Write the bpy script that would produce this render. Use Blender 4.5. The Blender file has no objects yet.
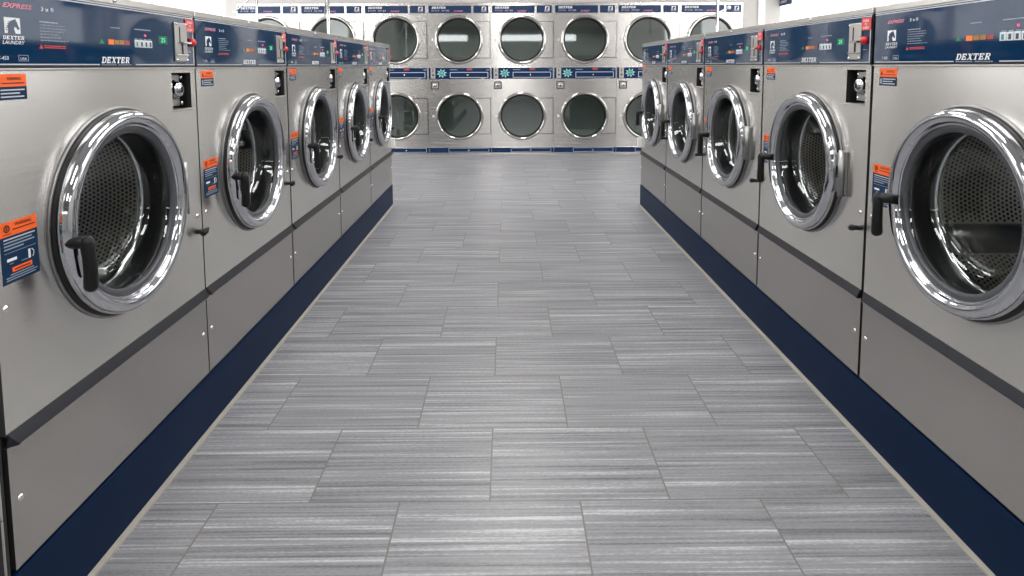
import bpy, bmesh, math, random
from mathutils import Matrix, Vector
random.seed(7)
PI = math.pi
scn = bpy.context.scene
COL = scn.collection

# ------------------------------------------------------------------ materials
MATS = {}
def new_mat(name):
    m = bpy.data.materials.new(name); m.use_nodes = True
    MATS[name] = m
    return m, m.node_tree.nodes, m.node_tree.links, m.node_tree.nodes['Principled BSDF']

def plain(name, col, rough=0.5, metal=0.0, coat=0.0, spec=0.5, emit=None, estr=0.0, vary=0.04):
    m, n, l, b = new_mat(name)
    # faint procedural mottling so that no surface is perfectly uniform
    tc = n.new('ShaderNodeTexCoord'); nz = n.new('ShaderNodeTexNoise')
    nz.inputs['Scale'].default_value = 9.0; nz.inputs['Detail'].default_value = 3.0
    l.new(tc.outputs['Object'], nz.inputs['Vector'])
    mx = n.new('ShaderNodeMix'); mx.data_type = 'RGBA'
    a = [max(0, c * (1 - vary)) for c in col]; c2 = [min(1, c * (1 + vary)) for c in col]
    mx.inputs['A'].default_value = (*a, 1); mx.inputs['B'].default_value = (*c2, 1)
    l.new(nz.outputs['Fac'], mx.inputs['Factor']); l.new(mx.outputs['Result'], b.inputs['Base Color'])
    b.inputs['Roughness'].default_value = rough; b.inputs['Metallic'].default_value = metal
    b.inputs['Coat Weight'].default_value = coat; b.inputs['Coat Roughness'].default_value = 0.03
    b.inputs['Specular IOR Level'].default_value = spec
    if emit:
        b.inputs['Emission Color'].default_value = (*emit, 1); b.inputs['Emission Strength'].default_value = estr
    return m

def brushed(name, col, rough, aniso=0.55, scale=(2.0, 2.0, 260.0), bump=0.006, wave=0.0, var=1.0):
    m, n, l, b = new_mat(name)
    tc = n.new('ShaderNodeTexCoord'); mp = n.new('ShaderNodeMapping')
    mp.inputs['Scale'].default_value = scale
    nz = n.new('ShaderNodeTexNoise'); nz.inputs['Scale'].default_value = 1.0; nz.inputs['Detail'].default_value = 4.0
    l.new(tc.outputs['Object'], mp.inputs['Vector']); l.new(mp.outputs['Vector'], nz.inputs['Vector'])
    mr = n.new('ShaderNodeMapRange'); mr.inputs['To Min'].default_value = rough - 0.03 * var; mr.inputs['To Max'].default_value = rough + 0.04 * var
    l.new(nz.outputs['Fac'], mr.inputs['Value']); l.new(mr.outputs['Result'], b.inputs['Roughness'])
    mx = n.new('ShaderNodeMix'); mx.data_type = 'RGBA'
    mx.inputs['A'].default_value = (*[c * (1 - .07 * var) for c in col], 1); mx.inputs['B'].default_value = (*[min(1, c * (1 + .06 * var)) for c in col], 1)
    l.new(nz.outputs['Fac'], mx.inputs['Factor']); l.new(mx.outputs['Result'], b.inputs['Base Color'])
    b.inputs['Metallic'].default_value = 1.0
    b.inputs['Anisotropic'].default_value = aniso; b.inputs['Anisotropic Rotation'].default_value = 0.25
    h = nz.outputs['Fac']
    bp = n.new('ShaderNodeBump'); bp.inputs['Strength'].default_value = bump; bp.inputs['Distance'].default_value = 0.002
    l.new(h, bp.inputs['Height'])
    if wave > 0:   # gentle oil-canning of the sheet metal
        n2 = n.new('ShaderNodeTexNoise'); n2.inputs['Scale'].default_value = 2.6; n2.inputs['Detail'].default_value = 0.5
        l.new(tc.outputs['Object'], n2.inputs['Vector'])
        b2 = n.new('ShaderNodeBump'); b2.inputs['Strength'].default_value = wave; b2.inputs['Distance'].default_value = 0.02
        l.new(n2.outputs['Fac'], b2.inputs['Height'])
        if bump > 0: l.new(bp.outputs['Normal'], b2.inputs['Normal'])
        l.new(b2.outputs['Normal'], b.inputs['Normal'])
    else:
        l.new(bp.outputs['Normal'], b.inputs['Normal'])
    return m

def glass_mat(name, tint, gmin, gmax, ior=1.5, rough=0.0):
    m = bpy.data.materials.new(name); m.use_nodes = True; MATS[name] = m
    n, l = m.node_tree.nodes, m.node_tree.links
    n.clear()
    out = n.new('ShaderNodeOutputMaterial'); mix = n.new('ShaderNodeMixShader')
    tr = n.new('ShaderNodeBsdfTransparent'); tr.inputs['Color'].default_value = (*tint, 1)
    gl = n.new('ShaderNodeBsdfGlossy'); gl.inputs['Roughness'].default_value = rough; gl.inputs['Color'].default_value = (.93, .96, .95, 1)
    lw = n.new('ShaderNodeLayerWeight'); lw.inputs['Blend'].default_value = 0.5
    pw = n.new('ShaderNodeMath'); pw.operation = 'POWER'; pw.inputs[1].default_value = 4.5
    mr = n.new('ShaderNodeMapRange'); mr.inputs['To Min'].default_value = gmin; mr.inputs['To Max'].default_value = gmax
    l.new(lw.outputs['Facing'], pw.inputs[0]); l.new(pw.outputs[0], mr.inputs['Value']); l.new(mr.outputs['Result'], mix.inputs['Fac'])
    l.new(tr.outputs['BSDF'], mix.inputs[1]); l.new(gl.outputs['BSDF'], mix.inputs[2]); l.new(mix.outputs['Shader'], out.inputs['Surface'])
    return m

STEEL   = brushed('stainless_panel', (0.75, 0.728, 0.695), 0.25, aniso=0.95, bump=0, wave=0.07)
STEEL2  = brushed('stainless_panel_dimmed', (0.47, 0.452, 0.43), 0.25, aniso=0.95, bump=0, wave=0.06)  # same stainless, colour darkened for the dimmer reflections near the floor
STEELT  = brushed('stainless_top', (0.62, 0.60, 0.57), 0.28, aniso=0.3)
STEELD  = brushed('dryer_stainless', (0.76, 0.735, 0.71), 0.27, aniso=0.85, bump=0, wave=0.04, var=.25)
PLATE   = brushed('coin_plate_steel', (0.52, 0.50, 0.47), 0.38, aniso=0.0)
CHROME  = plain('chrome', (0.62, 0.63, 0.66), 0.035, 1.0, vary=0.01)
CHROMED = plain('dryer_door_chrome', (0.60, 0.58, 0.55), 0.08, 1.0, vary=0.01)
FLANGE  = brushed('door_flange_steel', (0.30, 0.30, 0.30), 0.35, aniso=0.0)
HINGEM  = brushed('hinge_steel', (0.36, 0.36, 0.355), 0.36, aniso=0.0)
SCREW   = plain('screw_steel', (0.80, 0.80, 0.79), 0.22, 1.0)
BEZEL   = plain('grey_bezel', (0.085, 0.088, 0.098), 0.38, 0.3)
GASKET  = plain('black_gasket_rubber', (0.010, 0.010, 0.011), 0.36, spec=0.35)
HANDLE  = plain('black_handle_plastic', (0.008, 0.008, 0.009), 0.38, spec=0.3)
DRUM    = brushed('drum_steel', (0.78, 0.76, 0.72), 0.36, aniso=0.0, scale=(40, 40, 40))
HOLE    = plain('drum_hole_black', (0.004, 0.004, 0.004), 0.8)
LIFTER  = brushed('drum_lifter_steel', (0.34, 0.34, 0.33), 0.30, aniso=0.0)
NAVY    = plain('navy_overlay', (0.003, 0.027, 0.076), 0.05, 0.0, spec=0.42)
NAVYD   = plain('dryer_navy_overlay', (0.005, 0.024, 0.078), 0.25, 0.0, spec=0.35)
CURB    = plain('navy_curb_paint', (0.0025, 0.0135, 0.044), 0.45, spec=0.09, vary=0.12)
GROUT   = plain('beige_caulk', (0.36, 0.34, 0.30), 0.85, vary=0.12)
GAP     = plain('black_shadow_gap', (0.010, 0.010, 0.010), 0.7)
TRIMG   = brushed('charcoal_trim', (0.050, 0.052, 0.060), 0.45, aniso=0.0)
SIDE    = plain('dark_side_panel', (0.020, 0.019, 0.019), 0.5)
WHITE   = plain('white_print', (0.80, 0.82, 0.84), 0.4, vary=0.01)
SILVER  = plain('silver_rule', (0.62, 0.65, 0.69), 0.3, 0.3, vary=0.01)
GREYP   = plain('grey_print', (0.28, 0.34, 0.42), 0.4, vary=0.01)
PINK    = plain('pink_print', (0.62, 0.20, 0.27), 0.4, vary=0.01)
REDP    = plain('red_print', (0.58, 0.05, 0.03), 0.4, vary=0.01)
ORANGE  = plain('orange_sticker', (0.95, 0.135, 0.015), 0.45, vary=0.02)
STNAVY  = plain('navy_sticker', (0.008, 0.030, 0.078), 0.6, spec=0.15)
DKTXT   = plain('dark_print', (0.05, 0.012, 0.008), 0.5, vary=0.01)
RED     = plain('red_knob_plastic', (0.60, 0.012, 0.02), 0.25, coat=0.3)
TAGRED  = plain('red_tag', (0.68, 0.055, 0.06), 0.4)
LGREEN  = plain('green_indicator', (0.01, 0.16, 0.05), 0.4, emit=(0.02, 0.5, 0.12), estr=0.10)
LORANGE = plain('orange_indicator', (0.75, 0.16, 0.02), 0.4, emit=(1.0, 0.22, 0.02), estr=0.25)
LAMBER  = plain('amber_indicator', (0.36, 0.17, 0.03), 0.4)
LRED    = plain('red_indicator', (0.36, 0.04, 0.035), 0.4)
LEDRED  = plain('red_led', (0.9, 0.05, 0.1), 0.4, emit=(1.0, 0.06, 0.14), estr=1.6)
DIGIT   = plain('green_digits', (0.05, 0.7, 0.35), 0.4, emit=(0.05, 0.85, 0.40), estr=0.45)
DISPBG  = plain('display_window', (0.004, 0.035, 0.022), 0.15, emit=(0.0, 0.16, 0.07), estr=0.35)
BTNW    = plain('white_button', (0.72, 0.77, 0.82), 0.4)
BTNK    = plain('button_mark', (0.03, 0.035, 0.06), 0.4)
TEAL    = plain('teal_badge', (0.02, 0.27, 0.22), 0.4)
TEALL   = plain('pale_teal_badge', (0.35, 0.58, 0.55), 0.4)
PANELW  = plain('white_bumper_plastic', (0.78, 0.78, 0.76), 0.45)
WALLW   = plain('white_wall_paint', (0.86, 0.86, 0.85), 0.7, vary=0.015)
WALLG   = plain('grey_wall_paint', (0.47, 0.45, 0.43), 0.7, vary=0.03)
WALLD   = plain('grey_green_wall_paint', (0.42, 0.445, 0.425), 0.7)
BROWN   = plain('brown_soffit', (0.10, 0.085, 0.07), 0.6)
CEIL    = plain('ceiling_white', (0.62, 0.62, 0.61), 0.85, vary=0.03)
LAMP    = plain('troffer_diffuser', (0.9, 0.9, 0.9), 0.6, emit=(1.0, 0.982, 0.96), estr=11.5)
SIDEGLOW    = plain('added_side_glow', (0.9, 0.9, 0.9), 0.2, emit=(0.97, 0.985, 1.0), estr=1.7)
DAY     = plain('daylit_pane', (0.9, 0.9, 0.9), 0.2, emit=(0.95, 0.98, 1.0), estr=4.0)
FRAME   = plain('dark_window_frame', (0.05, 0.05, 0.055), 0.4)
POLE    = plain('cart_chrome', (0.58, 0.58, 0.585), 0.2, 1.0)
GLASS   = glass_mat('washer_glass', (0.92, 0.94, 0.93), 0.06, 0.9)
GLASSD  = glass_mat('dryer_glass', (0.74, 0.80, 0.77), 0.17, 1.0, 1.5, 0.03)
DRYDRUM = plain('dryer_drum_galvanised', (0.42, 0.455, 0.43), 0.5, 0.0)

def floor_material():
    m, n, l, b = new_mat('striped_floor_tile')
    tc = n.new('ShaderNodeTexCoord')
    mp = n.new('ShaderNodeMapping'); mp.inputs['Location'].default_value = (0.05 - 0.2375, -1.54, 0)
    l.new(tc.outputs['Object'], mp.inputs['Vector'])
    br = n.new('ShaderNodeTexBrick')
    br.inputs['Scale'].default_value = 1.0; br.inputs['Brick Width'].default_value = 0.475; br.inputs['Row Height'].default_value = 0.33
    br.inputs['Mortar Size'].default_value = 0.0023; br.inputs['Mortar Smooth'].default_value = 0.15; br.inputs['Bias'].default_value = 0.0
    br.offset = 0.5; br.offset_frequency = 2; br.squash = 1.0
    br.inputs['Color1'].default_value = (0, 0, 0, 1); br.inputs['Color2'].default_value = (1, 1, 1, 1); br.inputs['Mortar'].default_value = (0.5, 0.5, 0.5, 1)
    l.new(mp.outputs['Vector'], br.inputs['Vector'])
    # every tile gets its own run of streaks
    off = n.new('ShaderNodeVectorMath'); off.operation = 'MULTIPLY'; off.inputs[1].default_value = (7.3, 3.1, 5.7)
    l.new(br.outputs['Color'], off.inputs[0])
    add = n.new('ShaderNodeVectorMath'); add.operation = 'ADD'
    l.new(mp.outputs['Vector'], add.inputs[0]); l.new(off.outputs['Vector'], add.inputs[1])
    def streak(sx, sy, detail, rough):
        q = n.new('ShaderNodeMapping'); q.inputs['Scale'].default_value = (sx, sy, 1)
        l.new(add.outputs['Vector'], q.inputs['Vector'])
        z = n.new('ShaderNodeTexNoise'); z.inputs['Scale'].default_value = 1.0; z.inputs['Detail'].default_value = detail; z.inputs['Roughness'].default_value = rough
        l.new(q.outputs['Vector'], z.inputs['Vector'])
        return z.outputs['Fac']
    a = streak(1.3, 62.0, 3.5, 0.65); c = streak(2.2, 14.0, 1.0, 0.5); f = streak(90, 260, 2, 0.6); t = streak(0.9, 150.0, 1.5, 0.5)
    def math_(op, x, y):
        k = n.new('ShaderNodeMath'); k.operation = op
        for i, v in enumerate((x, y)):
            if isinstance(v, (int, float)): k.inputs[i].default_value = v
            else: l.new(v, k.inputs[i])
        return k.outputs[0]
    s = math_('ADD', math_('ADD', math_('MULTIPLY', a, 0.46), math_('MULTIPLY', c, 0.09)), math_('ADD', math_('MULTIPLY', f, 0.16), math_('MULTIPLY', t, 0.29)))
    ramp = n.new('ShaderNodeValToRGB'); e = ramp.color_ramp.elements
    e[0].position = 0.395; e[0].color = (0.112, 0.114, 0.123, 1)
    e[1].position = 0.64; e[1].color = (0.52, 0.52, 0.54, 1)
    e2 = e.new(0.46); e2.color = (0.200, 0.202, 0.216, 1)
    e3 = e.new(0.545); e3.color = (0.272, 0.273, 0.292, 1)
    e4 = e.new(0.585); e4.color = (0.39, 0.39, 0.41, 1)
    l.new(s, ramp.inputs['Fac'])
    mx = n.new('ShaderNodeMix'); mx.data_type = 'RGBA'; mx.inputs['B'].default_value = (0.15, 0.142, 0.128, 1)
    l.new(br.outputs['Fac'], mx.inputs['Factor']); l.new(ramp.outputs['Color'], mx.inputs['A'])
    l.new(mx.outputs['Result'], b.inputs['Base Color'])
    b.inputs['Roughness'].default_value = 0.36
    bp = n.new('ShaderNodeBump'); bp.inputs['Strength'].default_value = 0.25; bp.inputs['Distance'].default_value = 0.002
    h = math_('SUBTRACT', math_('MULTIPLY', s, 0.5), br.outputs['Fac'])
    l.new(h, bp.inputs['Height']); l.new(bp.outputs['Normal'], b.inputs['Normal'])
    return m
FLOOR = floor_material()

# ------------------------------------------------------------------ mesh helpers
class MB:
    """collects shapes of one part; build() links them as one mesh object"""
    def __init__(self): self.bm = bmesh.new(); self.mats = []
    def mi(self, m):
        if m not in self.mats: self.mats.append(m)
        return self.mats.index(m)
    def box(self, x0, x1, y0, y1, z0, z1, m, bev=0.0, seg=2):
        r = bmesh.ops.create_cube(self.bm, size=1.0)
        vs = r['verts']
        for v in vs:
            v.co = Vector((x0 + (v.co.x + .5) * (x1 - x0), y0 + (v.co.y + .5) * (y1 - y0), z0 + (v.co.z + .5) * (z1 - z0)))
        fs = set(f for v in vs for f in v.link_faces)
        if bev > 0:
            es = list(set(e for v in vs for e in v.link_edges))
            r2 = bmesh.ops.bevel(self.bm, geom=es, offset=bev, segments=seg, affect='EDGES', profile=0.5)
            fs = set(f for f in fs if f.is_valid) | set(r2['faces'])
        i = self.mi(m)
        for f in fs: f.material_index = i
        return self
    def poly(self, pts, y0, y1, m):
        """prism: outline pts (x,z) counter-clockwise seen from the front (-y), from y0 (front) to y1 (back)"""
        i = self.mi(m); bm = self.bm
        a = [bm.verts.new((x, y0, z)) for x, z in pts]
        f = bm.faces.new(a); f.material_index = i
        if abs(y1 - y0) > 1e-7:
            b = [bm.verts.new((x, y1, z)) for x, z in pts]
            f = bm.faces.new(b[::-1]); f.material_index = i
            k = len(pts)
            for j in range(k):
                f = bm.faces.new((a[(j + 1) % k], a[j], b[j], b[(j + 1) % k])); f.material_index = i
        return self
    def rect(self, x0, x1, z0, z1, y, m, t=0.0006):
        return self.poly([(x0, z0), (x1, z0), (x1, z1), (x0, z1)], y, y + t, m)
    def outline(self, x0, x1, z0, z1, y, w, m, t=0.0006):
        self.rect(x0, x1, z0, z0 + w, y, m, t); self.rect(x0, x1, z1 - w, z1, y, m, t)
        self.rect(x0, x0 + w, z0, z1, y, m, t); self.rect(x1 - w, x1, z0, z1, y, m, t)
        return self
    def lathe(self, prof, m, cx=0, cz=0, n=72, smooth=True, a0=0.0, a1=2 * PI):
        """prof: (radius, w) pairs, w = distance out of the front (towards -y)"""
        i = self.mi(m); bm = self.bm; rows = []
        for r, w in prof:
            if r < 1e-6: rows.append([bm.verts.new((cx, -w, cz))] * n)
            else: rows.append([bm.verts.new((cx + r * math.cos(2 * PI * k / n), -w, cz + r * math.sin(2 * PI * k / n))) for k in range(n)])
        for A, B in zip(rows, rows[1:]):
            for k in range(n):
                q = (k + 1) % n
                vs = [A[k], A[q], B[q], B[k]]
                u = []
                for v in vs:
                    if v not in u: u.append(v)
                if len(u) >= 3:
                    try:
                        f = bm.faces.new(u); f.material_index = i; f.smooth = smooth
                    except ValueError: pass
        return self
    def disc(self, cx, cz, r, w0, w1, m, n=24):
        return self.lathe([(0, w1), (r * .85, w1), (r, w1 - (w1 - w0) * .25), (r, w0)], m, cx, cz, n)
    def tube(self, pts, r, m, n=12, caps=True):
        """round bar along a polyline; r one radius or one per point"""
        i = self.mi(m); bm = self.bm; P = [Vector(p) for p in pts]
        R = r if isinstance(r, (list, tuple)) else [r] * len(P)
        rows = []; up = None
        for k, p in enumerate(P):
            t = (P[min(k + 1, len(P) - 1)] - P[max(k - 1, 0)]).normalized()
            if up is None:
                up = Vector((0, 0, 1)) if abs(t.z) < .9 else Vector((1, 0, 0))
            s = t.cross(up).normalized(); up = s.cross(t).normalized()
            rows.append([bm.verts.new(p + (s * math.cos(2 * PI * j / n) + up * math.sin(2 * PI * j / n)) * R[k]) for j in range(n)])
        for A, B in zip(rows, rows[1:]):
            for j in range(n):
                f = bm.faces.new((A[j], A[(j + 1) % n], B[(j + 1) % n], B[j])); f.material_index = i; f.smooth = True
        if caps:
            for row in (rows[0], rows[-1]):
                f = bm.faces.new(row); f.material_index = i
        return self
    def ball(self, c, r, m, sx=1, sy=1, sz=1):
        g = bmesh.ops.create_uvsphere(self.bm, u_segments=20, v_segments=12, radius=r)
        i = self.mi(m)
        for v in g['verts']: v.co = Vector((c[0] + v.co.x * sx, c[1] + v.co.y * sy, c[2] + v.co.z * sz))
        for f in set(f for v in g['verts'] for f in v.link_faces): f.material_index = i; f.smooth = True
        return self
    def text(self, s, x, z, size, y, m, shear=0.0, bold=0.0, width=None, align='LEFT', t=0.0004):
        """lettering standing on the front plane at depth y"""
        cu = bpy.data.curves.new('t', 'FONT'); cu.body = s; cu.size = 1.0; cu.shear = shear; cu.offset = bold
        cu.resolution_u = 2; cu.align_x = align
        ob = bpy.data.objects.new('t', cu); COL.objects.link(ob)
        dg = bpy.context.evaluated_depsgraph_get(); me = bpy.data.meshes.new_from_object(ob.evaluated_get(dg))
        bpy.data.objects.remove(ob); bpy.data.curves.remove(cu)
        xs = [v.co.x for v in me.vertices]; zs = [v.co.y for v in me.vertices]
        x0, x1 = min(xs), max(xs); z0, z1 = min(zs), max(zs)
        sz = size / max(1e-6, z1 - z0); sx = sz if width is None else width / (x1 - x0)
        i = self.mi(m); vm = []
        for v in me.vertices:
            vm.append(self.bm.verts.new((x + (v.co.x - x0) * sx, y, z + (v.co.y - z0) * sz)))
        for p in me.polygons:
            try:
                f = self.bm.faces.new([vm[k] for k in p.vertices]); f.material_index = i
                f.normal_update()
                if f.normal.y > 0: f.normal_flip()
            except ValueError: pass
        bpy.data.meshes.remove(me)
        return self
    def build(self, name, parent=None, fixn=True):
        if fixn: bmesh.ops.recalc_face_normals(self.bm, faces=self.bm.faces)
        me = bpy.data.meshes.new(name); self.bm.to_mesh(me); self.bm.free()
        for m in self.mats: me.materials.append(m)
        o = bpy.data.objects.new(name, me); COL.objects.link(o)
        if parent: o.parent = parent
        return o

def thing(name, loc=(0, 0, 0), rz=0.0):
    o = bpy.data.objects.new(name, None); COL.objects.link(o)
    o.location = loc; o.rotation_euler = (0, 0, rz); o.empty_display_size = 0.1
    return o
def tag(o, label, cat, group=None):
    o['label'] = label; o['category'] = cat
    if group: o['group'] = group
    return o
def struct(o): o['kind'] = 'structure'; return o
def copy_tree(o, parent=None):
    c = o.copy(); COL.objects.link(c)
    if parent: c.parent = parent
    for ch in list(o.children): copy_tree(ch, c)
    return c

# lettering helpers ------------------------------------------------
def slab_word(mb, word, x, z, h, w, y, m, shear=0.30):
    """heavy slanted slab-serif capitals for the maker's name (D E X T R only)"""
    def st(ch):
        S = 0.20; V = 0.26; F = 0.06     # horizontal stroke, stem, serif overhang
        q = []
        R = lambda a, b, c, d: q.append([(a, c), (b, c), (b, d), (a, d)])
        if ch == 'D':
            R(.08, .08 + V, 0, 1); R(0, .55, 0, S * .8); R(0, .55, 1 - S * .8, 1)
            k = 10
            for j in range(k):
                t0, t1 = -PI / 2 + PI * j / k, -PI / 2 + PI * (j + 1) / k
                o = lambda t, rx, rz: (.52 + rx * math.cos(t), .5 + rz * math.sin(t))
                q.append([o(t0, .22, .34), o(t0, .46, .5), o(t1, .46, .5), o(t1, .22, .34)])
        elif ch == 'E':
            R(.08, .08 + V, 0, 1); R(0, .85, 0, S * .9); R(0, .85, 1 - S * .9, 1); R(.2, .62, .42, .58)
            R(.72, .88, 0, .33); R(.72, .88, .68, 1); R(.56, .68, .34, .66)
        elif ch == 'X':
            q.append([(.62, 0), (.95, 0), (.38, 1), (.05, 1)]); q.append([(.05, 0), (.22, 0), (.95, 1), (.78, 1)])
            R(0, .32, 0, F * 2); R(.55, 1.0, 0, F * 2); R(0, .45, 1 - F * 2, 1); R(.68, 1.0, 1 - F * 2, 1)
        elif ch == 'T':
            R(.35, .35 + V, 0, 1); R(.0, .96, 1 - S * .9, 1); R(0, .13, .64, 1); R(.83, .96, .64, 1); R(.22, .74, 0, F * 2)
        elif ch == 'R':
            R(.08, .08 + V, 0, 1); R(0, .55, 1 - S * .8, 1); R(.2, .55, .44, .58); R(0, .42, 0, F * 2)
            k = 8
            for j in range(k):
                t0, t1 = -PI / 2 + PI * j / k, -PI / 2 + PI * (j + 1) / k
                o = lambda t, rx, rz: (.52 + rx * math.cos(t), .72 + rz * math.sin(t))
                q.append([o(t0, .16, .14), o(t0, .38, .28), o(t1, .38, .28), o(t1, .16, .14)])
            q.append([(.68, 0), (1.0, 0), (.66, .5), (.36, .5)])
        return q
    cw = w / (len(word) * 1.1 - .1)
    for k, ch in enumerate(word):
        for qd in st(ch):
            pts = []
            for a, b in qd:
                zz = b * h; pts.append((x + k * cw * 1.1 + a * cw + shear * zz, z + zz))
            ar = sum(pts[i][0] * pts[(i + 1) % 4][1] - pts[(i + 1) % 4][0] * pts[i][1] for i in range(4))
            if ar < 0: pts = pts[::-1]
            mb.poly(pts, y, y, m)

HORSE = [(.12, .0), (.16, .22), (.12, .45), (.22, .68), (.40, .84), (.62, .92), (.72, .99), (.74, .88), (.84, .70), (.90, .50), (.98, .36), (.93, .26), (.82, .28),
         (.74, .40), (.66, .44), (.60, .40), (.58, .28), (.64, .12), (.68, .0)]
def horse_badge(mb, x0, x1, z0, z1, y, white, dark):
    mb.rect(x0, x1, z0, z1, y, white, .0004)
    pts = [(x0 + (x1 - x0) * (.06 + .9 * a), z0 + (z1 - z0) * (.96 * b)) for a, b in HORSE]
    mb.poly(pts, y - .0004, y - .0004, dark)
    # mane notches
    for k in range(5):
        b = .18 + .13 * k; a = .06 + (.0 if k < 2 else .05 * (k - 1))
        mb.rect(x0 + (x1 - x0) * a, x0 + (x1 - x0) * (a + .10), z0 + (z1 - z0) * b, z0 + (z1 - z0) * (b + .045), y - .0004, dark, .0002)

# ------------------------------------------------------------------ washer
W = 0.772; TOP = 1.140; ZB = 0.172          # width, height over the curb, curb height
CU, CZ = 0.390 - W / 2, 0.7925 - ZB         # door centre (x from machine centre)
X = lambda u: u - W / 2                     # u measured from the left edge, seen from the aisle
Z = lambda z: z - ZB                        # z measured from the floor

def front_sheet(mb, x0, x1, z0, z1, holes, y, t, m, edge=None):
    """flat sheet with holes; holes are lists of (x,z)"""
    bm = mb.bm; i = mb.mi(m)
    edges = []; loops = []
    for loop in [[(x0, z0), (x1, z0), (x1, z1), (x0, z1)]] + holes:
        vs = [bm.verts.new((a, y, b)) for a, b in loop]; loops.append(vs)
        edges += [bm.edges.new((vs[k], vs[(k + 1) % len(vs)])) for k in range(len(vs))]
    r = bmesh.ops.triangle_fill(bm, use_beauty=True, use_dissolve=False, edges=edges)
    fs = [g for g in r['geom'] if isinstance(g, bmesh.types.BMFace)]
    for f in fs:
        f.material_index = i; f.normal_update()
        if f.normal.y > 0: f.normal_flip()
    for vs in loops:                        # returned edges
        if edge: i = mb.mi(edge)
        bk = [bm.verts.new((v.co.x, y + t, v.co.z)) for v in vs]
        k = len(vs)
        for j in range(k):
            f = bm.faces.new((vs[j], vs[(j + 1) % k], bk[(j + 1) % k], bk[j])); f.material_index = i

def circle(cx, cz, r, n=72): return [(cx + r * math.cos(2 * PI * k / n), cz + r * math.sin(2 * PI * k / n)) for k in range(n)]

def screw(name, x, z, w, parent, r=0.0075):
    mb = MB(); mb.lathe([(0, w + .004), (r * .55, w + .0038), (r * .9, w + .002), (r, w)], SCREW, x, z, 14)
    return mb.build(name, parent)

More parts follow.
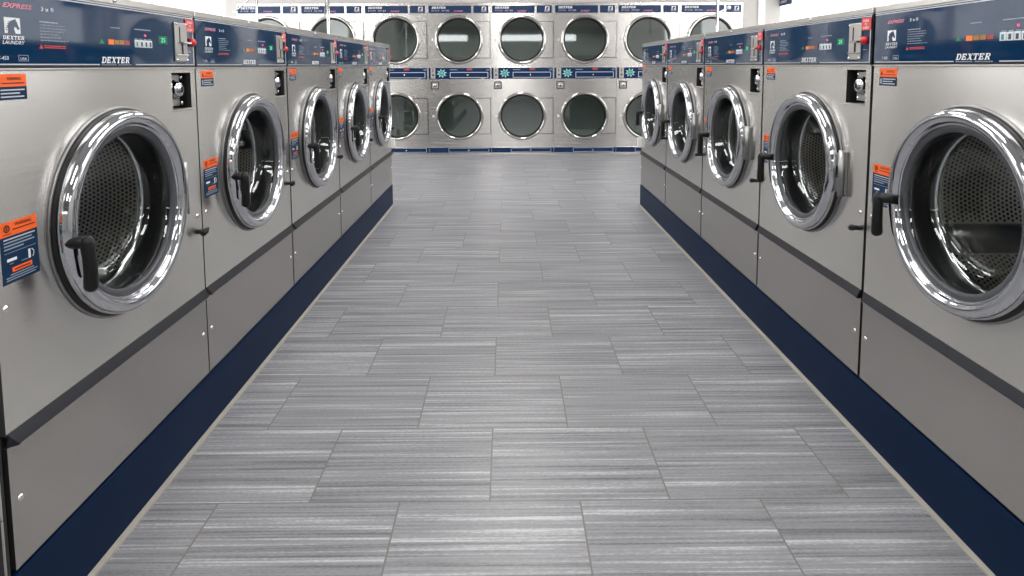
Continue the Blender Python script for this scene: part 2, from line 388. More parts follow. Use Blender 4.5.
def make_washer():
    root = thing('washing_machine')
    h = W / 2
    # body shell: sides, back and top behind the front sheets
    b = MB()
    b.box(-h, -h + .012, .012, .85, Z(.178), Z(1.292), SIDE); b.box(h - .012, h, .012, .85, Z(.178), Z(1.292), SIDE)
    b.box(-h + .012, h - .012, .838, .85, Z(.178), Z(1.292), SIDE); b.box(-h + .012, h - .012, .012, .838, Z(.178), Z(.190), SIDE)
    b.box(-h + .012, h - .012, .02, .032, Z(.19), Z(.44), GAP)
    b.build('cabinet', root)
    t = MB(); t.box(-h, h, -.004, .85, Z(1.291), Z(1.312), STEELT, .003); top = t.build('top_cover', root)
    sc = screw('screw', X(.396), Z(1.301), .004, top, .0055)
    # upper front sheet
    f = MB()
    front_sheet(f, -h, h, Z(.449), Z(1.138), [circle(CU, CZ, .236), [(X(.640), Z(1.021)), (X(.640), Z(1.125)), (X(.745), Z(1.125)), (X(.745), Z(1.021))]], 0.0, .012, STEEL, GAP)
    fp = f.build('front_panel', root, fixn=False)
    # bright folded top edge
    e = MB(); e.box(-h, h, -.0045, .010, Z(1.1365), Z(1.1410), STEELT, .001); e.build('panel_edge', fp)
    for u, z in ((.022, .689), (.748, .689)): screw('screw', X(u), Z(z), 0, fp)
    # stepped dark trim between the front sheets
    l = MB()
    i = l.mi(TRIMG); bm = l.bm
    prof = [(0.004, .4520), (-.001, .4520), (-.003, .4495), (-.0125, .430), (-.0140, .4255), (-.011, .4245), (0.004, .4245)]
    A = [bm.verts.new((-h + (.014 if k in (3, 4, 5) else .003), y, Z(z))) for k, (y, z) in enumerate(prof)]
    B = [bm.verts.new((h - .002, y, Z(z))) for y, z in prof]
    for k in range(len(prof) - 1):
        fc = bm.faces.new((A[k], B[k], B[k + 1], A[k + 1])); fc.material_index = l.mi(GAP) if k < 2 else i
    bm.faces.new(A); bm.faces.new(B)
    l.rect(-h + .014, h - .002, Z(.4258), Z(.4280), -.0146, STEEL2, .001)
    l.build('front_trim', root)
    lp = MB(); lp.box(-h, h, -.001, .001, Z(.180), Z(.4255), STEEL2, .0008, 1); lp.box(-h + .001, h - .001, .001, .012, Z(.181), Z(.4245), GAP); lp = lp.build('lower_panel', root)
    for u in (.022, .748): screw('screw', X(u), Z(.313), .001, lp)
    # control panel: navy overlay in a bright frame
    c = MB()
    c.box(-h, h, -.001, .012, Z(1.1415), Z(1.291), TRIMG, .001)
    c.rect(-h + .002, h - .010, Z(1.1465), Z(1.286), -.003, NAVY, .002)
    cp = c.build('control_panel', root)
    y = -.0034
    w_ = MB()
    w_.rect(X(.006), X(.330), Z(1.1470), Z(1.1495), y, SILVER); w_.rect(X(.470), X(.760), Z(1.1470), Z(1.1495), y, SILVER)
    w_.rect(-h + .002, h - .010, Z(1.2835), Z(1.286), y, SILVER); w_.rect(-h, h, Z(1.2885), Z(1.2910), y, SILVER)
    w_.rect(h - .0100, h - .0050, Z(1.146), Z(1.287), y, SILVER)
    w_.build('border_rule', cp)
    d = MB(); slab_word(d, 'DEXTER', X(.342), Z(1.1515), .0150, .106, y, WHITE)
    for k in range(17): d.rect(X(.343 + k * .0068), X(.343 + k * .0068 + (.0045 if k % 9 != 8 else .0)), Z(1.1465), Z(1.1490), y, GREYP)
    d.build('name_lettering', cp)
    g = MB(); horse_badge(g, X(.068), X(.106), Z(1.207), Z(1.237), y, WHITE, NAVY)
    slab_word(g, 'DEXTER', X(.062), Z(1.1955), .0072, .052, y, WHITE, .2)
    g.text('LAUNDRY', X(.061), Z(1.1865), .0068, y, WHITE, .2, .01, .054)
    g.build('horse_badge', cp)
    g = MB(); g.text('EXPRESS', X(.066), Z(1.2555), .0095, y, PINK, .35, .030, .074); g.build('express_lettering', cp)
    g = MB(); g.text('3 x', X(.163), Z(1.2560), .0085, y, WHITE, 0, .012, .021)
    g.disc(X(.193), Z(1.2602), .0050, .0034, .0040, GREYP, 16)
    g.build('cycle_lettering', cp); g = MB()
    # programme instructions, too small to read: rows of dashes
    for r, (n_, L0) in enumerate(((1, .052), (1, .074), (1, .074), (1, .066), (1, .050), (1, .058), (1, .080))):
        zz = 1.2335 - r * .0062
        k = X(.157)
        end = X(.157 + L0)
        while k < end:
            s = .004 + random.random() * .008
            g.rect(k, min(k + s, end), Z(zz), Z(zz + .0016), y, GREYP if r else SILVER); k += s + .002
    g.build('instructions', cp); g = MB()
    g.text('T-450', X(.047), Z(1.1565), .0075, y, SILVER, 0, .012, .026)
    g.build('model_lettering', cp); g = MB()
    g.outline(X(.097), X(.122), Z(1.1545), Z(1.1665), y, .0010, GREYP)
    g.text('USA', X(.1015), Z(1.1570), .0048, y, SILVER, 0, .015, .016)
    g.build('origin_label', cp); g = MB()
    g.rect(X(.383), X(.418), Z(1.2355), Z(1.2375), y, GREYP); g.build('light_caption', cp); g = MB()
    g.rect(X(.478), X(.548), Z(1.2365), Z(1.2390), y, GREYP); g.build('button_heading', cp); g = MB()
    for k in range(4): g.rect(X(.476 + .0195 * k), X(.489 + .0195 * k), Z(1.2125), Z(1.2142), y, GREYP)
    g.build('button_captions', cp); g = MB()
    g.rect(X(.734), X(.755), Z(1.1850), Z(1.1868), y, GREYP); g.build('start_caption', cp)
    g = MB(); g.poly([(X(.152), Z(1.180)), (X(.163), Z(1.180)), (X(.1575), Z(1.189))], y, y + .0004, REDP)
    for r in range(2): g.rect(X(.166), X(.228), Z(1.1815 + r * .0038), Z(1.1835 + r * .0038), y, REDP)
    g.build('warning_print', cp)
    g = MB(); g.poly([(X(.338), Z(1.197)), (X(.357), Z(1.197)), (X(.3475), Z(1.208))], y, y + .0004, LGREEN)
    g.rect(X(.372), X(.392), Z(1.196), Z(1.208), y, LORANGE); g.rect(X(.395), X(.413), Z(1.197), Z(1.2075), y, LAMBER)
    g.rect(X(.415), X(.433), Z(1.197), Z(1.2075), y, LAMBER); g.rect(X(.436), X(.454), Z(1.197), Z(1.2075), y, LRED)
    g.build('status_lights', cp)
    for k in range(4):
        q = MB(); q.box(X(.474 + .0195 * k), X(.4915 + .0195 * k), -.0055, -.003, Z(1.192), Z(1.211), BTNW, .0007, 1)
        q.rect(X(.479 + .0195 * k), X(.4865 + .0195 * k), Z(1.1945), Z(1.2065), -.0059, TEAL if k == 0 else BTNK, .0003)
        q.build('button', cp)
    q = MB(); q.disc(X(.5215), Z(1.2235), .0026, .003, .0052, LEDRED, 12); q.build('indicator_led', cp)
    q = MB(); q.rect(X(.584), X(.628), Z(1.204), Z(1.226), -.0036, DISPBG, .0006)
    q.text('25', X(.594), Z(1.2085), .0130, -.0040, DIGIT, .08, .015, .022); q.build('display', cp)
    for ch in cp.children:
        if ch.name.split('.')[0] != 'border_rule': ch.location.x = -.005
    # coin acceptor
    q = MB(); q.box(X(.656), X(.722), -.008, -.003, Z(1.157), Z(1.268), PLATE, .0015); cs = q.build('coin_acceptor', root)
    q = MB(); q.box(X(.678), X(.683), -.0088, -.0078, Z(1.212), Z(1.256), HOLE); q.box(X(.689), X(.697), -.0088, -.0078, Z(1.179), Z(1.208), HOLE); q.build('coin_slot', cs)
    q = MB(); q.box(X(.684), X(.722), -.022, -.008, Z(1.2075), Z(1.2145), CHROME, .002); q.box(X(.656), X(.722), -.0115, -.008, Z(1.1745), Z(1.1785), CHROME, .001); q.build('coin_lever', cs)
    for u, z in ((.661, 1.162), (.717, 1.162), (.661, 1.263), (.717, 1.263)): screw('screw', X(u), Z(z), .008, cs, .0035)
    q = MB(); q.lathe([(0, .021), (.006, .0200), (.0112, .0155), (.0128, .0100), (.0115, .0055), (.0085, .003)], RED, X(.746), Z(1.2140), 24); q.build('start_button', root)
    q = MB(); q.box(X(.720), X(.768), -.0060, -.0034, Z(1.244), Z(1.281), TAGRED, .0006, 1)
    for k, s in enumerate(('PUSH', 'TO', 'START')):
        wd = (.026, .012, .031)[k]
        q.text(s, X(.744) - wd / 2, Z(1.2685 - k * .0105), .0072, -.0064, WHITE, 0, .02, wd)
    q.build('instruction_tag', root)
    # lock in its recess
    q = MB(); x0, x1, z0, z1 = X(.638), X(.747), Z(1.019), Z(1.127)
    q.box(x0, x1, .055, .058, z0, z1, HOLE); q.box(x0 - .002, x0, .001, .058, z0, z1, HOLE); q.box(x1, x1 + .002, .001, .058, z0, z1, HOLE)
    q.box(x0 - .002, x1 + .002, -.002, .058, z0 - .003, z0, STEELT); q.box(x0, x1, .001, .058, z1, z1 + .002, HOLE)
    lk = q.build('lock_recess', root)
    q = MB(); q.box(X(.660), X(.722), .022, .032, Z(1.028), Z(1.119), PLATE, .0015); q.build('lock_plate', lk)
    q = MB(); q.lathe([(0, .001), (.009, .000), (.017, -.002), (.0225, -.007), (.0240, -.012), (.0240, -.020), (.029, -.021), (.029, -.026)], CHROME, X(.694), Z(1.076), 28)
    q.box(X(.691), X(.697), -.0018, .004, Z(1.068), Z(1.084), HOLE); q.build('lock_cylinder', lk)
    for u in (.668, .732):
        for z in (1.036, 1.111): screw('screw', X(u), Z(z), -.022, lk, .006)
    # stickers
    q = MB(); a, b_, c0, c1 = X(.030), X(.110), Z(1.081), Z(1.130)
    q.rect(a, b_, Z(1.106), c1, -.0006, ORANGE); q.rect(a, b_, c0, Z(1.106), -.0006, STNAVY)
    q.text('WARNING', X(.062), Z(1.1180), .0065, -.0010, DKTXT, 0, .015, .034); q.rect(X(.050), X(.104), Z(1.1115), Z(1.1135), -.0010, DKTXT)
    q.poly([(X(.034), Z(1.1110)), (X(.047), Z(1.1110)), (X(.0405), Z(1.1230))], -.0010, -.0008, DKTXT)
    for k in range(3): q.rect(X(.046), X((.104, .092, .102)[k]), Z(1.0985 - k * .0065), Z(1.1010 - k * .0065), -.0010, SILVER)
    q.rect(X(.034), X(.042), Z(1.086), Z(1.101), -.0010, GREYP)
    q.build('warning_sticker', root)
    q = MB(); y = -.0010
    q.rect(X(.020), X(.111), Z(.8235), Z(.8510), -.0006, ORANGE); q.rect(X(.020), X(.111), Z(.733), Z(.8235), -.0006, STNAVY)
    q.text('WARNING', X(.055), Z(.8400), .0065, y, DKTXT, 0, .015, .042); q.rect(X(.050), X(.105), Z(.8335), Z(.8355), y, DKTXT)
    q.lathe([(.0045, .0010), (.0075, .0010)], DKTXT, X(.036), Z(.8385), 18, False)
    q.rect(X(.0345), X(.0375), Z(.835), Z(.842), y, DKTXT); q.rect(X(.026), X(.046), Z(.8270), Z(.8285), y, DKTXT)
    for k in range(4): q.rect(X(.027), X((.104, .096, .102, .074)[k]), Z(.8165 - k * .0062), Z(.8190 - k * .0062), y, SILVER if k == 0 else GREYP)
    q.rect(X(.027), X(.104), Z(.7912), Z(.7920), y, GREYP)
    q.box(X(.032), X(.055), -.0012, -.0008, Z(.7750), Z(.7805), WHITE); q.box(X(.084), X(.0895), -.0012, -.0008, Z(.7680), Z(.7860), WHITE)
    q.tube([(X(.093), -.0012, Z(.7850)), (X(.0975), -.0012, Z(.7800)), (X(.0975), -.0012, Z(.7740)), (X(.0945), -.0012, Z(.7690))], .0008, WHITE, 6)
    q.rect(X(.066), X(.082), Z(.7680), Z(.7690), y, GREYP); q.rect(X(.038), X(.047), Z(.7695), Z(.7705), y, GREYP)
    q.rect(X(.043), X(.092), Z(.7530), Z(.7620), y, ORANGE); q.rect(X(.048), X(.087), Z(.7560), Z(.7585), -.0013, DKTXT)
    for k in range(3): q.rect(X(.028 + (.010 if k == 0 else 0)), X((.096, .105, .100)[k]), Z(.7478 - k * .0046), Z(.7495 - k * .0046), y, GREYP)
    q.build('door_sticker', root)
    # black service latch low on the right
    q = MB(); q.tube([(X(.748), 0, Z(.640)), (X(.745), -.020, Z(.641))], .008, HANDLE, 12)
    q.tube([(X(.765), -.020, Z(.645)), (X(.745), -.022, Z(.641)), (X(.733), -.020, Z(.636))], [.006, .0105, .008], HANDLE, 12); q.build('service_latch', root)
    # door ------------------------------------------------------------
    d = MB()
    d.lathe([(.236, .000), (.2530, .000), (.2545, .003), (.2530, .0045), (.2490, .005)], FLANGE, CU, CZ, 96)
    d.lathe([(.2500, .0058), (.2455, .0050), (.2450, .0105), (.2430, .0110)], GASKET, CU, CZ, 96)
    dr = d.build('door', root)
    d = MB()
    d.lathe([(.2425, .0105), (.2447, .0140), (.2450, .0210), (.2430, .0300), (.2380, .0375), (.2305, .0415), (.2220, .0412), (.2155, .0375), (.2112, .0315), (.2100, .0270), (.2085, .0262), (.2070, .0275), (.2055, .0262), (.2050, .020)], CHROME, CU, CZ, 128)
    d.build('chrome_ring', dr)
    d = MB(); d.lathe([(.2052, .0215), (.2030, .0225), (.1905, .0215), (.1885, .0190), (.1880, .012)], BEZEL, CU, CZ, 96); d.build('inner_bezel', dr)
    d = MB(); d.lathe([(.1882, .013), (.1840, .004), (.1790, -.030), (.1700, -.052), (.1550, -.066), (.1200, -.075), (.0600, -.079), (0, -.080)], GLASS, CU, CZ, 72); d.build('door_glass', dr)
    d = MB()   # handle: hub through the ring, bar, grip hanging down
    gx = X(.160)
    d.tube([(gx + .002, -.016, Z(.776)), (gx, -.045, Z(.777)), (gx, -.066, Z(.777))], [.0150, .0135, .0135], HANDLE, 16)
    d.tube([(gx + .030, -.030, Z(.776)), (gx + .016, -.050, Z(.777)), (gx, -.066, Z(.777))], [.0120, .0125, .0135], HANDLE, 16)
    d.tube([(gx - .001, -.062, Z(.791)), (gx - .001, -.064, Z(.786)), (gx - .001, -.066, Z(.776)), (gx, -.067, Z(.750)), (gx + .001, -.068, Z(.715)), (gx + .001, -.067, Z(.682)), (gx + .001, -.066, Z(.675)), (gx + .001, -.065, Z(.672))],
           [.006, .011, .0145, .0130, .0135, .0145, .012, .006], HANDLE, 16)
    d.build('door_handle', dr)
    d = MB()   # hinge on the right
    d.tube([(X(.656), -.014, Z(.718)), (X(.656), -.014, Z(.868))], .0095, HINGEM, 16)
    d.box(X(.628), X(.656), -.018, -.006, Z(.730), Z(.775), HINGEM, .003); d.box(X(.628), X(.656), -.018, -.006, Z(.812), Z(.857), HINGEM, .003)
    d.box(X(.650), X(.668), -.008, 0, Z(.722), Z(.864), HINGEM, .002)
    d.build('hinge', dr)
    # tub and drum
    q = MB(); q.lathe([(.236, -.001), (.232, .006), (.215, .008), (.196, .006), (.190, .000), (.1935, -.020), (.2000, -.045), (.2030, -.066), (.2060, -.075)], GASKET, CU, CZ, 96); q.build('gasket', root)
    q = MB(); q.lathe([(.2030, -.0660), (.1965, -.0680), (.1940, -.0750), (.1965, -.0830), (.2100, -.0860), (.2500, -.0900), (.2850, -.0960)], CHROME, CU, CZ, 96)
    dm = q.build('drum_front_ring', root)
    q = MB(); RD = .285
    q.lathe([(RD, -.096), (RD, -.440), (RD - .02, -.455), (.10, -.470), (0, -.470)], DRUM, CU, CZ, 96)
    ih = q.mi(HOLE); nb = 144; rowp = .0118
    for r in range(26):
        w = -.118 - r * rowp
        for k in range(nb):
            a = 2 * PI * (k + (.5 if r % 2 else 0)) / nb
            if any(abs(((a - la + PI) % (2 * PI)) - PI) < .16 for la in (.55 * PI - .18, 1.217 * PI - .18, 1.883 * PI - .18)): continue
            rr = RD - .0012
            vs = []
            for j in range(6):
                t = 2 * PI * j / 6
                aa = a + .0040 * math.cos(t) / RD; ww = w + .0040 * math.sin(t)
                vs.append(q.bm.verts.new((CU + rr * math.cos(aa), -ww, CZ + rr * math.sin(aa))))
            fc = q.bm.faces.new(vs); fc.material_index = ih
    # back wall holes
    for r in range(6, 22):
        rad = r * .0120
        n_ = int(2 * PI * rad / .0135)
        for k in range(n_):
            a = 2 * PI * k / n_
            c0 = (CU + rad * math.cos(a), CZ + rad * math.sin(a))
            vs = [q.bm.verts.new((c0[0] + 0.0040 * math.cos(2 * PI * j / 6), .452, c0[1] + .0040 * math.sin(2 * PI * j / 6))) for j in range(6)]
            fc = q.bm.faces.new(vs); fc.material_index = ih
    q.build('drum', root)
    for la in (.55 * PI - .18, 1.217 * PI - .18, 1.883 * PI - .18):
        q = MB(); bm = q.bm; i = q.mi(LIFTER)
        ca, sa = math.cos(la), math.sin(la)
        def pt(tan, rad, w): return bm.verts.new((CU + rad * ca - tan * sa, -w, CZ + rad * sa + tan * ca))
        secs = []
        for w in (-.115, -.125, -.415, -.430):
            hgt = .075 if w in (-.125, -.415) else .03
            secs.append([pt(t_, RD - q_, w) for t_, q_ in ((-.042, .002), (-.030, hgt * .45), (-.014, hgt * .92), (0, hgt), (.014, hgt * .92), (.030, hgt * .45), (.042, .002))])
        for A, B in zip(secs, secs[1:]):
            for k in range(6):
                fc = bm.faces.new((A[k], A[k + 1], B[k + 1], B[k])); fc.material_index = i; fc.smooth = True
        bm.faces.new(secs[0]); bm.faces.new(secs[-1])
        q.build('drum_lifter', root)
    return root

PITCH = 0.785
XL, XR = -0.946, 1.084
Y0L, Y0R = 1.106, 1.050
washer = make_washer()
ORD = ['nearest', 'second', 'third', 'fourth', 'farthest']
LEFT = ['stainless front-load washer nearest the camera in the left row, its end panel open to view',
        'stainless front-load washer, second from the camera in the left row',
        'stainless front-load washer in the middle of the left row, third from the camera',
        'stainless front-load washer, fourth from the camera in the left row',
        'stainless front-load washer at the far end of the left row, beside the dryers']
RIGHT = ['stainless front-load washer nearest the camera in the right row, cut off by the picture edge',
         'stainless front-load washer, second from the camera in the right row',
         'stainless front-load washer in the middle of the right row, third from the camera',
         'stainless front-load washer, fourth from the camera in the right row',
         'stainless front-load washer at the far end of the right row, beside the dryers']
first = True; ENDS = {}; ALLW = []
for k in range(5):
    for side in ('L', 'R'):
        o = washer if first else copy_tree(washer); first = False
        if side == 'L':
            o.location = (XL, Y0L + PITCH * (k + .5), ZB); o.rotation_euler = (0, 0, PI / 2)
        else:
            o.location = (XR, Y0R + PITCH * (k + .5), ZB); o.rotation_euler = (0, 0, -PI / 2)
        ENDS[side] = o; ALLW.append(o)
        if k == 0 and side == 'L': NEARL = o; o.location.y += .006
        tag(o, (LEFT if side == 'L' else RIGHT)[k], 'washing machine', 'front-load washers in two facing rows')

# every drum stopped at its own angle
def turn_drum(o, deg):
    m = Matrix.Translation((CU, 0, CZ)) @ Matrix.Rotation(-math.radians(deg), 4, 'Y') @ Matrix.Translation((-CU, 0, -CZ))
    for ch in o.children:
        if ch.name.split('.')[0] in ('drum', 'drum_lifter'): ch.matrix_basis = m
for o_, dg in zip(ALLW, (-28, 0, 41, -52, 18, 70, 95, -15, 33, 7)): turn_drum(o_, dg)
# dark end panel with a bright edge on the exposed end of the left row
q = MB(); q.box(-W / 2 - .022, -W / 2 - .008, .004, .86, Z(.002), Z(.445), SIDE, .001); q.box(-W / 2 - .022, -W / 2 - .020, .0005, .004, Z(.002), Z(.445), STEELT)
q.build('end_panel', NEARL)['label'] = 'black end panel with a bright front edge'
# white bumper on the far corner of each row
for o_, sg in ((ENDS['L'], 1), (ENDS['R'], -1)):
    q = MB(); xe = sg * W / 2
    a, b_ = sorted((xe - sg * .001, xe + sg * .024)); q.box(a, b_, -.030, .030, Z(.478), Z(.556), PANELW, .008, 3)
    a, b_ = sorted((xe + sg * .012, xe + sg * .034)); q.box(a, b_, -.020, .020, Z(.490), Z(.540), PANELW, .008, 3)
    q.build('corner_bumper', o_)['label'] = 'white corner bumper'

# ------------------------------------------------------------------ stacked dryers
DW = 0.8010
def make_dryer():
    root = thing('stacked_dryer')
    w = DW - .004
    x0, x1 = -w / 2, w / 2
    U = lambda f: x0 + f * w
    b = MB(); b.box(x0, x0 + .01, .012, .95, 0, 1.93, STEELD); b.box(x1 - .01, x1, .012, .95, 0, 1.93, STEELD); b.box(x0 + .01, x1 - .01, .94, .95, 0, 1.93, STEELD)
    b.box(x0 + .01, x1 - .01, .012, .94, 1.918, 1.93, STEELD); b.box(x0 + .01, x1 - .01, .012, .94, 0, .012, STEELD)
    b.build('cabinet', root)
    cx = U(.492)
    for cz, z0, z1, nm in ((1.4655, 1.122, 1.795, 'upper'), (.495, .094, .966, 'lower')):
        f = MB(); front_sheet(f, x0, x1, z0, z1, [circle(cx, cz, .268, 64)], 0, .012, STEELD)
        fp = f.build('front_panel', root, fixn=False)
        q = MB(); 
        arc = [(cx + .300 * math.cos(a), cz + .300 * math.sin(a)) for a in [math.radians(49 - 98 * k / 16) for k in range(17)]]
        q.poly([(U(.985), cz - .2265), (U(.985), cz + .2265)] + arc, -.010, 0, STEELD)
        q.poly([(U(.992), cz - .2330), (U(.992), cz + .2330)] + [(a, cz + (b - cz) * 1.029) for a, b in arc], -.002, 0, GAP); q.box(U(.955), U(.985), -.013, -.009, cz - .05, cz + .05, STEELD, .002); q.build('hinge_plate', fp)
        q = MB(); q.box(U(.055), U(.085), -.016, 0, cz - .012, cz + .012, PANELW, .003); q.build('door_catch', fp)
        d = MB(); d.lathe([(.271, .002), (.3085, .002), (.3095, .009), (.3060, .020), (.2990, .0285), (.2900, .0310), (.2810, .0280), (.2750, .0210), (.2715, .012)], CHROMED, cx, cz, 96)
        dr = d.build('door', root)
        d = MB(); d.lathe([(.2755, .0215), (.2640, .0190), (.2570, .015), (.2550, -.02)], GASKET, cx, cz, 80); d.build('door_seal', dr)
        d = MB(); d.lathe([(.2580, .008), (.12, .0085), (0, .0086)], GLASSD, cx, cz, 72); d.build('door_glass', dr)
        d = MB(); d.lathe([(.268, -.010), (.300, -.05), (.340, -.07), (.340, -.62), (.10, -.66), (0, -.66)], DRYDRUM, cx, cz, 64); d.build('drum', root)
    # header plates
    h = MB(); h.box(x0, x1, -.002, .012, 1.795, 1.925, STEELD, .002); hd = h.build('header', root)
    q = MB(); q.rect(U(.015), U(.695), 1.803, 1.896, -.004, NAVYD, .003)
    slab_word(q, 'DEXTER', U(.068), 1.858, .026, .175, -.0046, WHITE, .15)
    k = .06
    for i_, c_ in enumerate('STACK DRYER'):
        if c_ != ' ': q.text(c_, U(.068 + i_ * .0265), 1.825, .017, -.0046, SILVER, 0, .01, .011)
    q.text('EXPRESS', U(.42), 1.818, .018, -.0046, PINK, .35, .01, .115)
    q.build('name_plate', hd)
    q = MB(); q.rect(U(.727), U(.967), 1.803, 1.896, -.004, NAVYD, .003); horse_badge(q, U(.862), U(.930), 1.842, 1.882, -.0046, WHITE, NAVYD)
    slab_word(q, 'DEXTER', U(.850), 1.830, .010, .068, -.0046, SILVER, .15); q.text('LAUNDRY', U(.850), 1.817, .009, -.0046, SILVER, .1, .01, .070)
    q.build('badge_plate', hd)
    # control band between the pockets
    c = MB(); c.box(x0, x1, -.003, .012, .966, 1.122, STEELD, .002); c.rect(x0 + .003, x1 - .003, .972, 1.112, -.005, NAVYD, .003); cb = c.build('control_band', root)
    y = -.0056
    q = MB(); q.outline(U(.345), U(.955), .986, 1.058, y, .006, SILVER)
    q.rect(x1 - .012, x1 - .004, .972, 1.112, y, GREYP); q.rect(U(.345), U(.46), 1.085, 1.092, y, GREYP)
    q.rect(U(.925), U(.975), 1.090, 1.096, y, GREYP); q.rect(U(.925), U(.975), 1.078, 1.083, y, GREYP); q.rect(U(.845), U(.885), .975, .981, y, SILVER)
    q.build('drawer_outline', cb)
    q = MB(); q.disc(U(.625), 1.020, .009, .005, .010, SCREW, 14); q.build('drawer_lock', cb)
    q = MB(); q.rect(U(.615), U(.70), 1.082, 1.106, y, LRED); q.build('red_mark', cb)  # small red mark on the navy band
    q = MB(); pts = []
    for k in range(16):
        r = .066 if k % 2 == 0 else .034
        a = 2 * PI * k / 16 + .2
        pts.append((U(.215) + r * 1.05 * math.cos(a), 1.043 + r * .92 * math.sin(a)))
    q.poly(pts, y - .0002, y + .0004, TEALL); q.lathe([(0, .0062), (.033, .0062)], TEAL, U(.215), 1.043, 20, False)
    q.rect(U(.195), U(.235), 1.040, 1.046, y - .0010, TEALL, .0003); q.rect(U(.205), U(.225), 1.052, 1.057, y - .0010, TEALL, .0003); q.build('star_badge', cb)
    q = MB(); q.box(U(.037), U(.112), -.012, -.005, .976, 1.110, PLATE, .002); q.box(U(.068), U(.080), -.0128, -.0118, 1.060, 1.095, HOLE)
    q.disc(U(.076), 1.022, .012, .011, .018, GASKET, 16); q.build('coin_acceptor', cb)
    # square lock plate under the band
    q = MB(); q.box(U(.040), U(.165), -.004, .001, .842, .938, PLATE, .002); q.outline(U(.040), U(.165), .842, .938, -.0055, .010, GAP, .002); lk = q.build('lock_plate', root)
    q = MB(); q.lathe([(0, .024), (.018, .022), (.026, .016), (.028, .004)], CHROME, U(.103), .890, 20); q.box(U(.098), U(.108), -.026, -.022, .878, .902, GASKET); q.build('lock_knob', lk)
    # toe panel
    t = MB(); t.box(x0, x1, -.003, .012, .0, .094, STEELD, .002); t.rect(x0 + .002, x1 - .002, .024, .088, -.005, NAVYD, .003); tp = t.build('toe_panel', root)
    q = MB(); q.outline(U(.31), U(.96), .030, .083, y, .004, SILVER); q.disc(U(.63), .052, .010, .005, .010, SCREW, 12); q.build('toe_outline', tp)
    return root

DRY = ['stacked dryer at the far left end of the back row, behind the hanging pole',
       'stacked dryer second from the left in the back row, behind a chrome cart pole',
       'stacked dryer third from the left in the back row, half hidden by the left washers',
       'stacked dryer fourth from the left, first one fully clear of the left washers',
       'stacked dryer at the middle of the back row, fifth from the left',
       'stacked dryer sixth from the left, last one fully clear of the right washers',
       'stacked dryer second from the right in the back row, half behind the right washers',
       'stacked dryer at the right end of the back row, behind a chrome cart pole']
dryer = make_dryer()
DY = 7.93
for k in range(8):
    o = dryer if k == 0 else copy_tree(dryer)
    o.location = (-3.407 + DW * (k + .5), DY, 0)
    tag(o, DRY[k], 'dryer', 'stacked dryers along the back wall')

# ------------------------------------------------------------------ laundry carts behind the washer rows
def make_cart(arm=((.10, 1.975), (0, 1.935), (-.225, 1.700))):
    root = thing('laundry_cart')
    q = MB()
    bx, by, z0, z1 = .26, .38, .40, .78
    for z, s in ((z0, .86), (.53, .9), (.66, .95), (z1, 1.0)):
        q.tube([(-bx * s, -by * s, z), (bx * s, -by * s, z), (bx * s, by * s, z), (-bx * s, by * s, z), (-bx * s, -by * s, z)], .005 if z < z1 else .010, POLE, 8)
    for k in range(9):
        t = -1 + 2 * k / 8
        for s in (-1, 1):
            q.tube([(bx * t * .86, s * by * .86, z0), (bx * t, s * by, z1)], .0025, POLE, 6)
            q.tube([(s * bx * .86, by * t * .86, z0), (s * bx, by * t, z1)], .0025, POLE, 6)
        q.tube([(bx * t * .86, -by * .86, z0), (bx * t * .86, by * .86, z0)], .0025, POLE, 6)
    q.build('wire_basket', root)
    q = MB()
    q.tube([(-.24, -.34, .12), (.24, -.34, .12), (.24, .34, .12), (-.24, .34, .12), (-.24, -.34, .12)], .011, POLE, 10)
    for sx in (-1, 1):
        for sy in (-1, 1): q.tube([(sx * .24, sy * .34, .12), (sx * .224, sy * .327, .40)], .010, POLE, 10)
    q.build('frame', root)
    for sx in (-1, 1):
        for sy in (-1, 1):
            q = MB(); q.lathe([(.012, -.012), (.045, -.012), (.050, 0), (.045, .012), (.012, .012)], GASKET, sx * .24, .05, 20)
            for v in q.bm.verts: v.co.y += sy * .34
            q.box(sx * .24 - .015, sx * .24 + .015, sy * .34 - .018, sy * .34 + .018, .07, .12, SCREW, .003)
            q.build('caster', root)
    q = MB(); q.tube([(0, .375, .40), (0, .375, 1.98)], .0145, POLE, 12); q.tube([(-.22, .32, .40), (0, .375, .40), (.22, .32, .40)], .010, POLE, 8); q.build('pole', root)
    q = MB(); q.tube([(a, .375, b) for a, b in arm], .0085, POLE, 10)
    q.ball((arm[-1][0], .375, arm[-1][1]), .019, PANELW); q.build('hanging_arm', root)
    return root
for k, (px, py, rz, arm, lab) in enumerate((
        (-2.82, 6.725, 0, ((.10, 2.00), (0, 1.965), (-.25, 1.755)), 'chrome wire laundry cart with pole behind the left washers, by the white wall'),
        (-1.62, 5.325, -1.12, ((.08, 1.90), (0, 1.86), (-.185, 1.61)), 'chrome wire laundry cart with pole behind the far end of the left washers'),
        (2.165, 6.05, PI * .97, ((.03, 1.655), (0, 1.668), (-.115, 1.725)), 'chrome wire laundry cart with pole behind the right washers'))):
    o = make_cart(arm)
    off = Vector((0, .375, 0)); off.rotate(Matrix.Rotation(rz, 3, 'Z'))
    o.location = (px - off.x, py + .375 - off.y, 0); o.rotation_euler = (0, 0, rz)
    tag(o, lab, 'cart', 'laundry carts behind the washers')

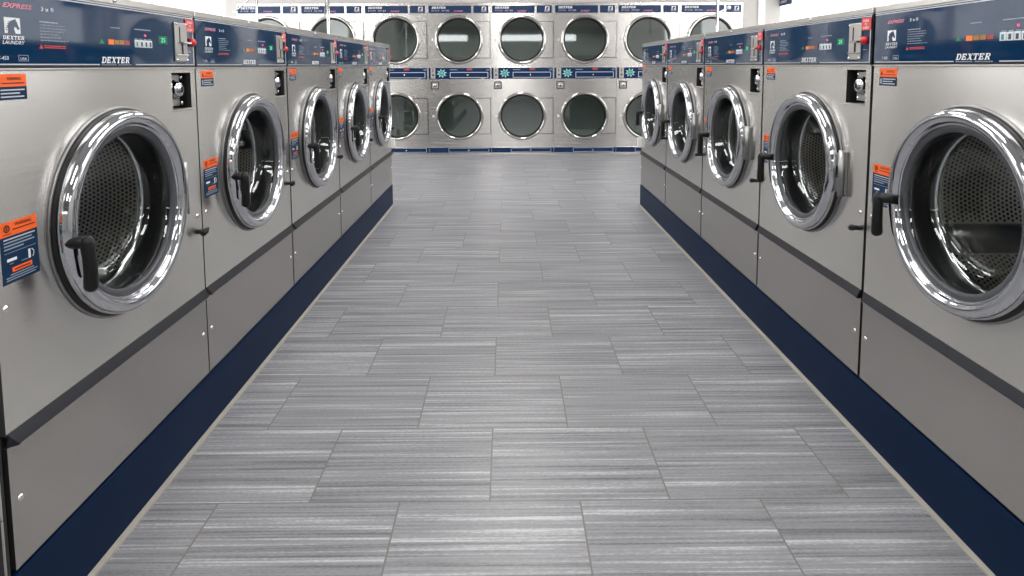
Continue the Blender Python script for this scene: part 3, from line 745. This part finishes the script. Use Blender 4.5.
# ------------------------------------------------------------------ the room
XW0, XW1, YF, YB, HC = -3.55, 3.475, -5.5, 9.2, 3.0
def slab(name, x0, x1, y0, y1, z0, z1, m, parent=None):
    q = MB(); q.box(x0, x1, y0, y1, z0, z1, m); o = q.build(name, parent)
    if not parent: struct(o)
    return o
slab('floor', XW0 - .1, XW1 + .1, YF - .1, YB + .1, -.05, 0, FLOOR)
slab('ceiling', XW0 - .1, XW1 + .1, YF - .1, YB + .1, HC, HC + .05, CEIL)
SIDEP   = plain('side_wall_paint', (0.50, 0.50, 0.49), 0.7)
def side_wall(name, x, sgn, spans, z0, z1, k0):
    """wall with openings for glowing panes, added to brighten the steel; sgn points out of the room"""
    q = MB(); xa, xb = sorted((x, x + sgn * .12))
    q.box(xa, xb, YF, YB, 0, z0, SIDEP); q.box(xa, xb, YF, YB, z1, HC, SIDEP)
    ys = [YF] + [v for sp in spans for v in sp] + [YB]
    for a, b_ in zip(ys[0::2], ys[1::2]): q.box(xa, xb, a, b_, z0, z1, SIDEP)
    struct(q.build(name))
    for k, (a, b_) in enumerate(spans):
        q = MB(); xc = x + sgn * .014; xa, xb = sorted((xc, xc + sgn * .01)); q.box(xa, xb, a, b_, z0, z1, SIDEGLOW); p = q.build('window_%d' % (k0 + k)); struct(p)  # added glowing pane, gives the washer fronts something bright to reflect
        q = MB(); xa, xb = sorted((x - sgn * .002, x + sgn * .014))
        for c, d, e_, f_ in ((a, b_, z0, z0 + .05), (a, b_, z1 - .05, z1), (a, a + .05, z0 + .05, z1 - .05), (b_ - .02, b_, z0 + .05, z1 - .05)): q.box(xa, xb, c, d, e_, f_, PANELW)
        q.build('window_frame', p)
side_wall('wall_left', XW0, -1, ((1.6, 3.3), (4.3, 7.985)), .9, 2.75, 4)
side_wall('wall_right', XW1, 1, ((2.2, 3.6), (4.6, 7.985)), .9, 2.75, 6)
q = MB()                                    # back wall: bulkhead over the dryers and the fillers beside them
q.box(XW0, 3.004, DY + .004, DY + .10, 1.932, HC, WALLG); q.box(XW0, -3.409, DY + .004, DY + .10, 0, 1.932, WALLG)
q.box(3.004, XW1, DY + .004, DY + .10, 0, HC, WALLG)
struct(q.build('wall_back'))
slab('trim_1', 3.187, 3.271, DY - .02, DY + .004, 0, HC, PANELW)
q = MB(); q.box(XW1 - .016, XW1 - .008, 7.60, 7.985, 1.875, 2.05, NAVYD, .002)     # sign on the right wall
bmt = MB(); bmt.text('DEXTER', 0, 1.965, .05, 0, WHITE, .15, .02, .24); bmt.text('LAUNDRY', 0.02, 1.905, .035, 0, WHITE, 0, .01, .20)
sg_ = tag(q.build('wall_sign'), 'small navy sign on the white right wall beside the dryers', 'sign')
lt = bmt.build('lettering', sg_); lt.rotation_euler = (0, 0, -PI / 2); lt.location = (XW1 - .0165, 7.94, 0)
# front wall with the shop windows behind the camera
q = MB()
WZ0, WZ1 = 1.93, 2.24
SP = ((-3.0, -1.25), (-.75, 2.35))
q.box(XW0, XW1, YF - .1, YF, 0, WZ0, WALLD); q.box(XW0, XW1, YF - .1, YF, WZ1, HC, WALLG)
for a, b_ in ((XW0, -3.0), (-1.25, -.75), (2.35, XW1)): q.box(a, b_, YF - .1, YF, WZ0, WZ1, WALLD)
q.box(XW0 + .01, XW1 - .01, YF, YF + .5, WZ1 + .02, WZ1 + .26, BROWN)
struct(q.build('wall_front'))
for k, (a, b_) in enumerate(SP):
    q = MB(); q.box(a, b_, YF - .06, YF - .05, WZ0, WZ1, DAY); p = q.build('window_%d' % (k + 1)); struct(p)
    q = MB()
    for x0, x1, z0, z1 in ((a, b_, WZ0, WZ0 + .03), (a, b_, WZ1 - .03, WZ1), (a, a + .04, WZ0 + .03, WZ1 - .03), (b_ - .04, b_, WZ0 + .03, WZ1 - .03)):
        q.box(x0, x1, YF - .05, YF + .01, z0, z1, FRAME)
    q.build('window_frame', p)
# raised curbs under the washer rows with a caulk line on the floor
for nm, x, s, y0 in (('baseboard_left', XL, -1, Y0L), ('baseboard_right', XR, 1, Y0R)):
    y1 = y0 + 5 * PITCH + .02
    q = MB(); a, b_ = sorted((x, x + s * .86)); q.box(a, b_, y0 - .01, y1, 0, ZB - .002, CURB, .004)
    o = q.build(nm); struct(o)
    q = MB(); a, b_ = sorted((x - s * .015, x + s * .002)); q.box(a, b_, y0 - .01, y1 + .01, -.001, .006, GROUT, .002); q.build('caulk_line', o)

# ceiling lights
kk = 0
LX = (-2.6, .07, 2.75); LY = (-3.2, -.6, 1.9, 4.2, 6.2)
for i_, x in enumerate(LX):
    for j, yv in enumerate(LY):
        if x > 2 and yv > 5.8: yv = 5.7
        if kk == 0:
            base = thing('ceiling_light')
            q = MB(); w2, l2 = .31, .70
            q.box(-w2, -w2 + .03, -l2, l2, -.03, 0, PANELW); q.box(w2 - .03, w2, -l2, l2, -.03, 0, PANELW)
            q.box(-w2 + .03, w2 - .03, -l2, -l2 + .03, -.03, 0, PANELW); q.box(-w2 + .03, w2 - .03, l2 - .03, l2, -.03, 0, PANELW); q.build('frame', base)
            q = MB(); q.box(-w2 + .03, w2 - .03, -l2 + .03, l2 - .03, -.022, -.012, LAMP); q.build('diffuser', base)
            o = base
        else: o = copy_tree(base)
        o.location = (x, yv, HC)
        tag(o, 'rectangular fluorescent ceiling light, %s from the front windows in the %s line of lights' % (('first', 'second', 'third', 'fourth', 'fifth')[j], ('left', 'middle', 'right')[i_]),
            'light', 'ceiling lights')
        kk += 1

w = bpy.data.worlds.new('World'); scn.world = w; w.use_nodes = True
w.node_tree.nodes['Background'].inputs['Color'].default_value = (.9, .95, 1, 1); w.node_tree.nodes['Background'].inputs['Strength'].default_value = 0.3

# ------------------------------------------------------------------ camera
F, PX, PY, CH = 620.0, 512.0, 119.0, 1.143
def ray(u, v): return Vector((u - PX, v - PY, F)).normalized()
fy = ray(507.0, 65.3); dn = ray(539.0, 7310.0); dn = (dn - fy * dn.dot(fy)).normalized(); fx = dn.cross(fy)
R = Matrix((fx, fy, -dn))                       # world axes as rows, camera axes (right, down, forward) as columns
rt = R.col[0]; down = R.col[1]; fw = R.col[2]
cam = bpy.data.cameras.new('Camera'); co = bpy.data.objects.new('Camera', cam); COL.objects.link(co)
M = Matrix(((rt.x, -down.x, -fw.x, 0), (rt.y, -down.y, -fw.y, 0), (rt.z, -down.z, -fw.z, CH), (0, 0, 0, 1)))
co.matrix_world = M
cam.sensor_fit = 'HORIZONTAL'; cam.sensor_width = 36.0; cam.lens = F * 36.0 / 1024.0
cam.shift_x = (PX - 512.0) / -1024.0; cam.shift_y = -(288.0 - PY) / 1024.0
cam.clip_start = .05
scn.camera = co

scn.view_settings.view_transform = 'Standard'; scn.view_settings.look = 'None'
scn.view_settings.gamma = 1.0; scn.view_settings.use_curve_mapping = False
scn.view_settings.exposure = 0.18
scn.cycles.max_bounces = 10; scn.cycles.glossy_bounces = 6; scn.cycles.transparent_max_bounces = 12
scn.cycles.sample_clamp_indirect = 3.0; scn.cycles.use_denoising = True
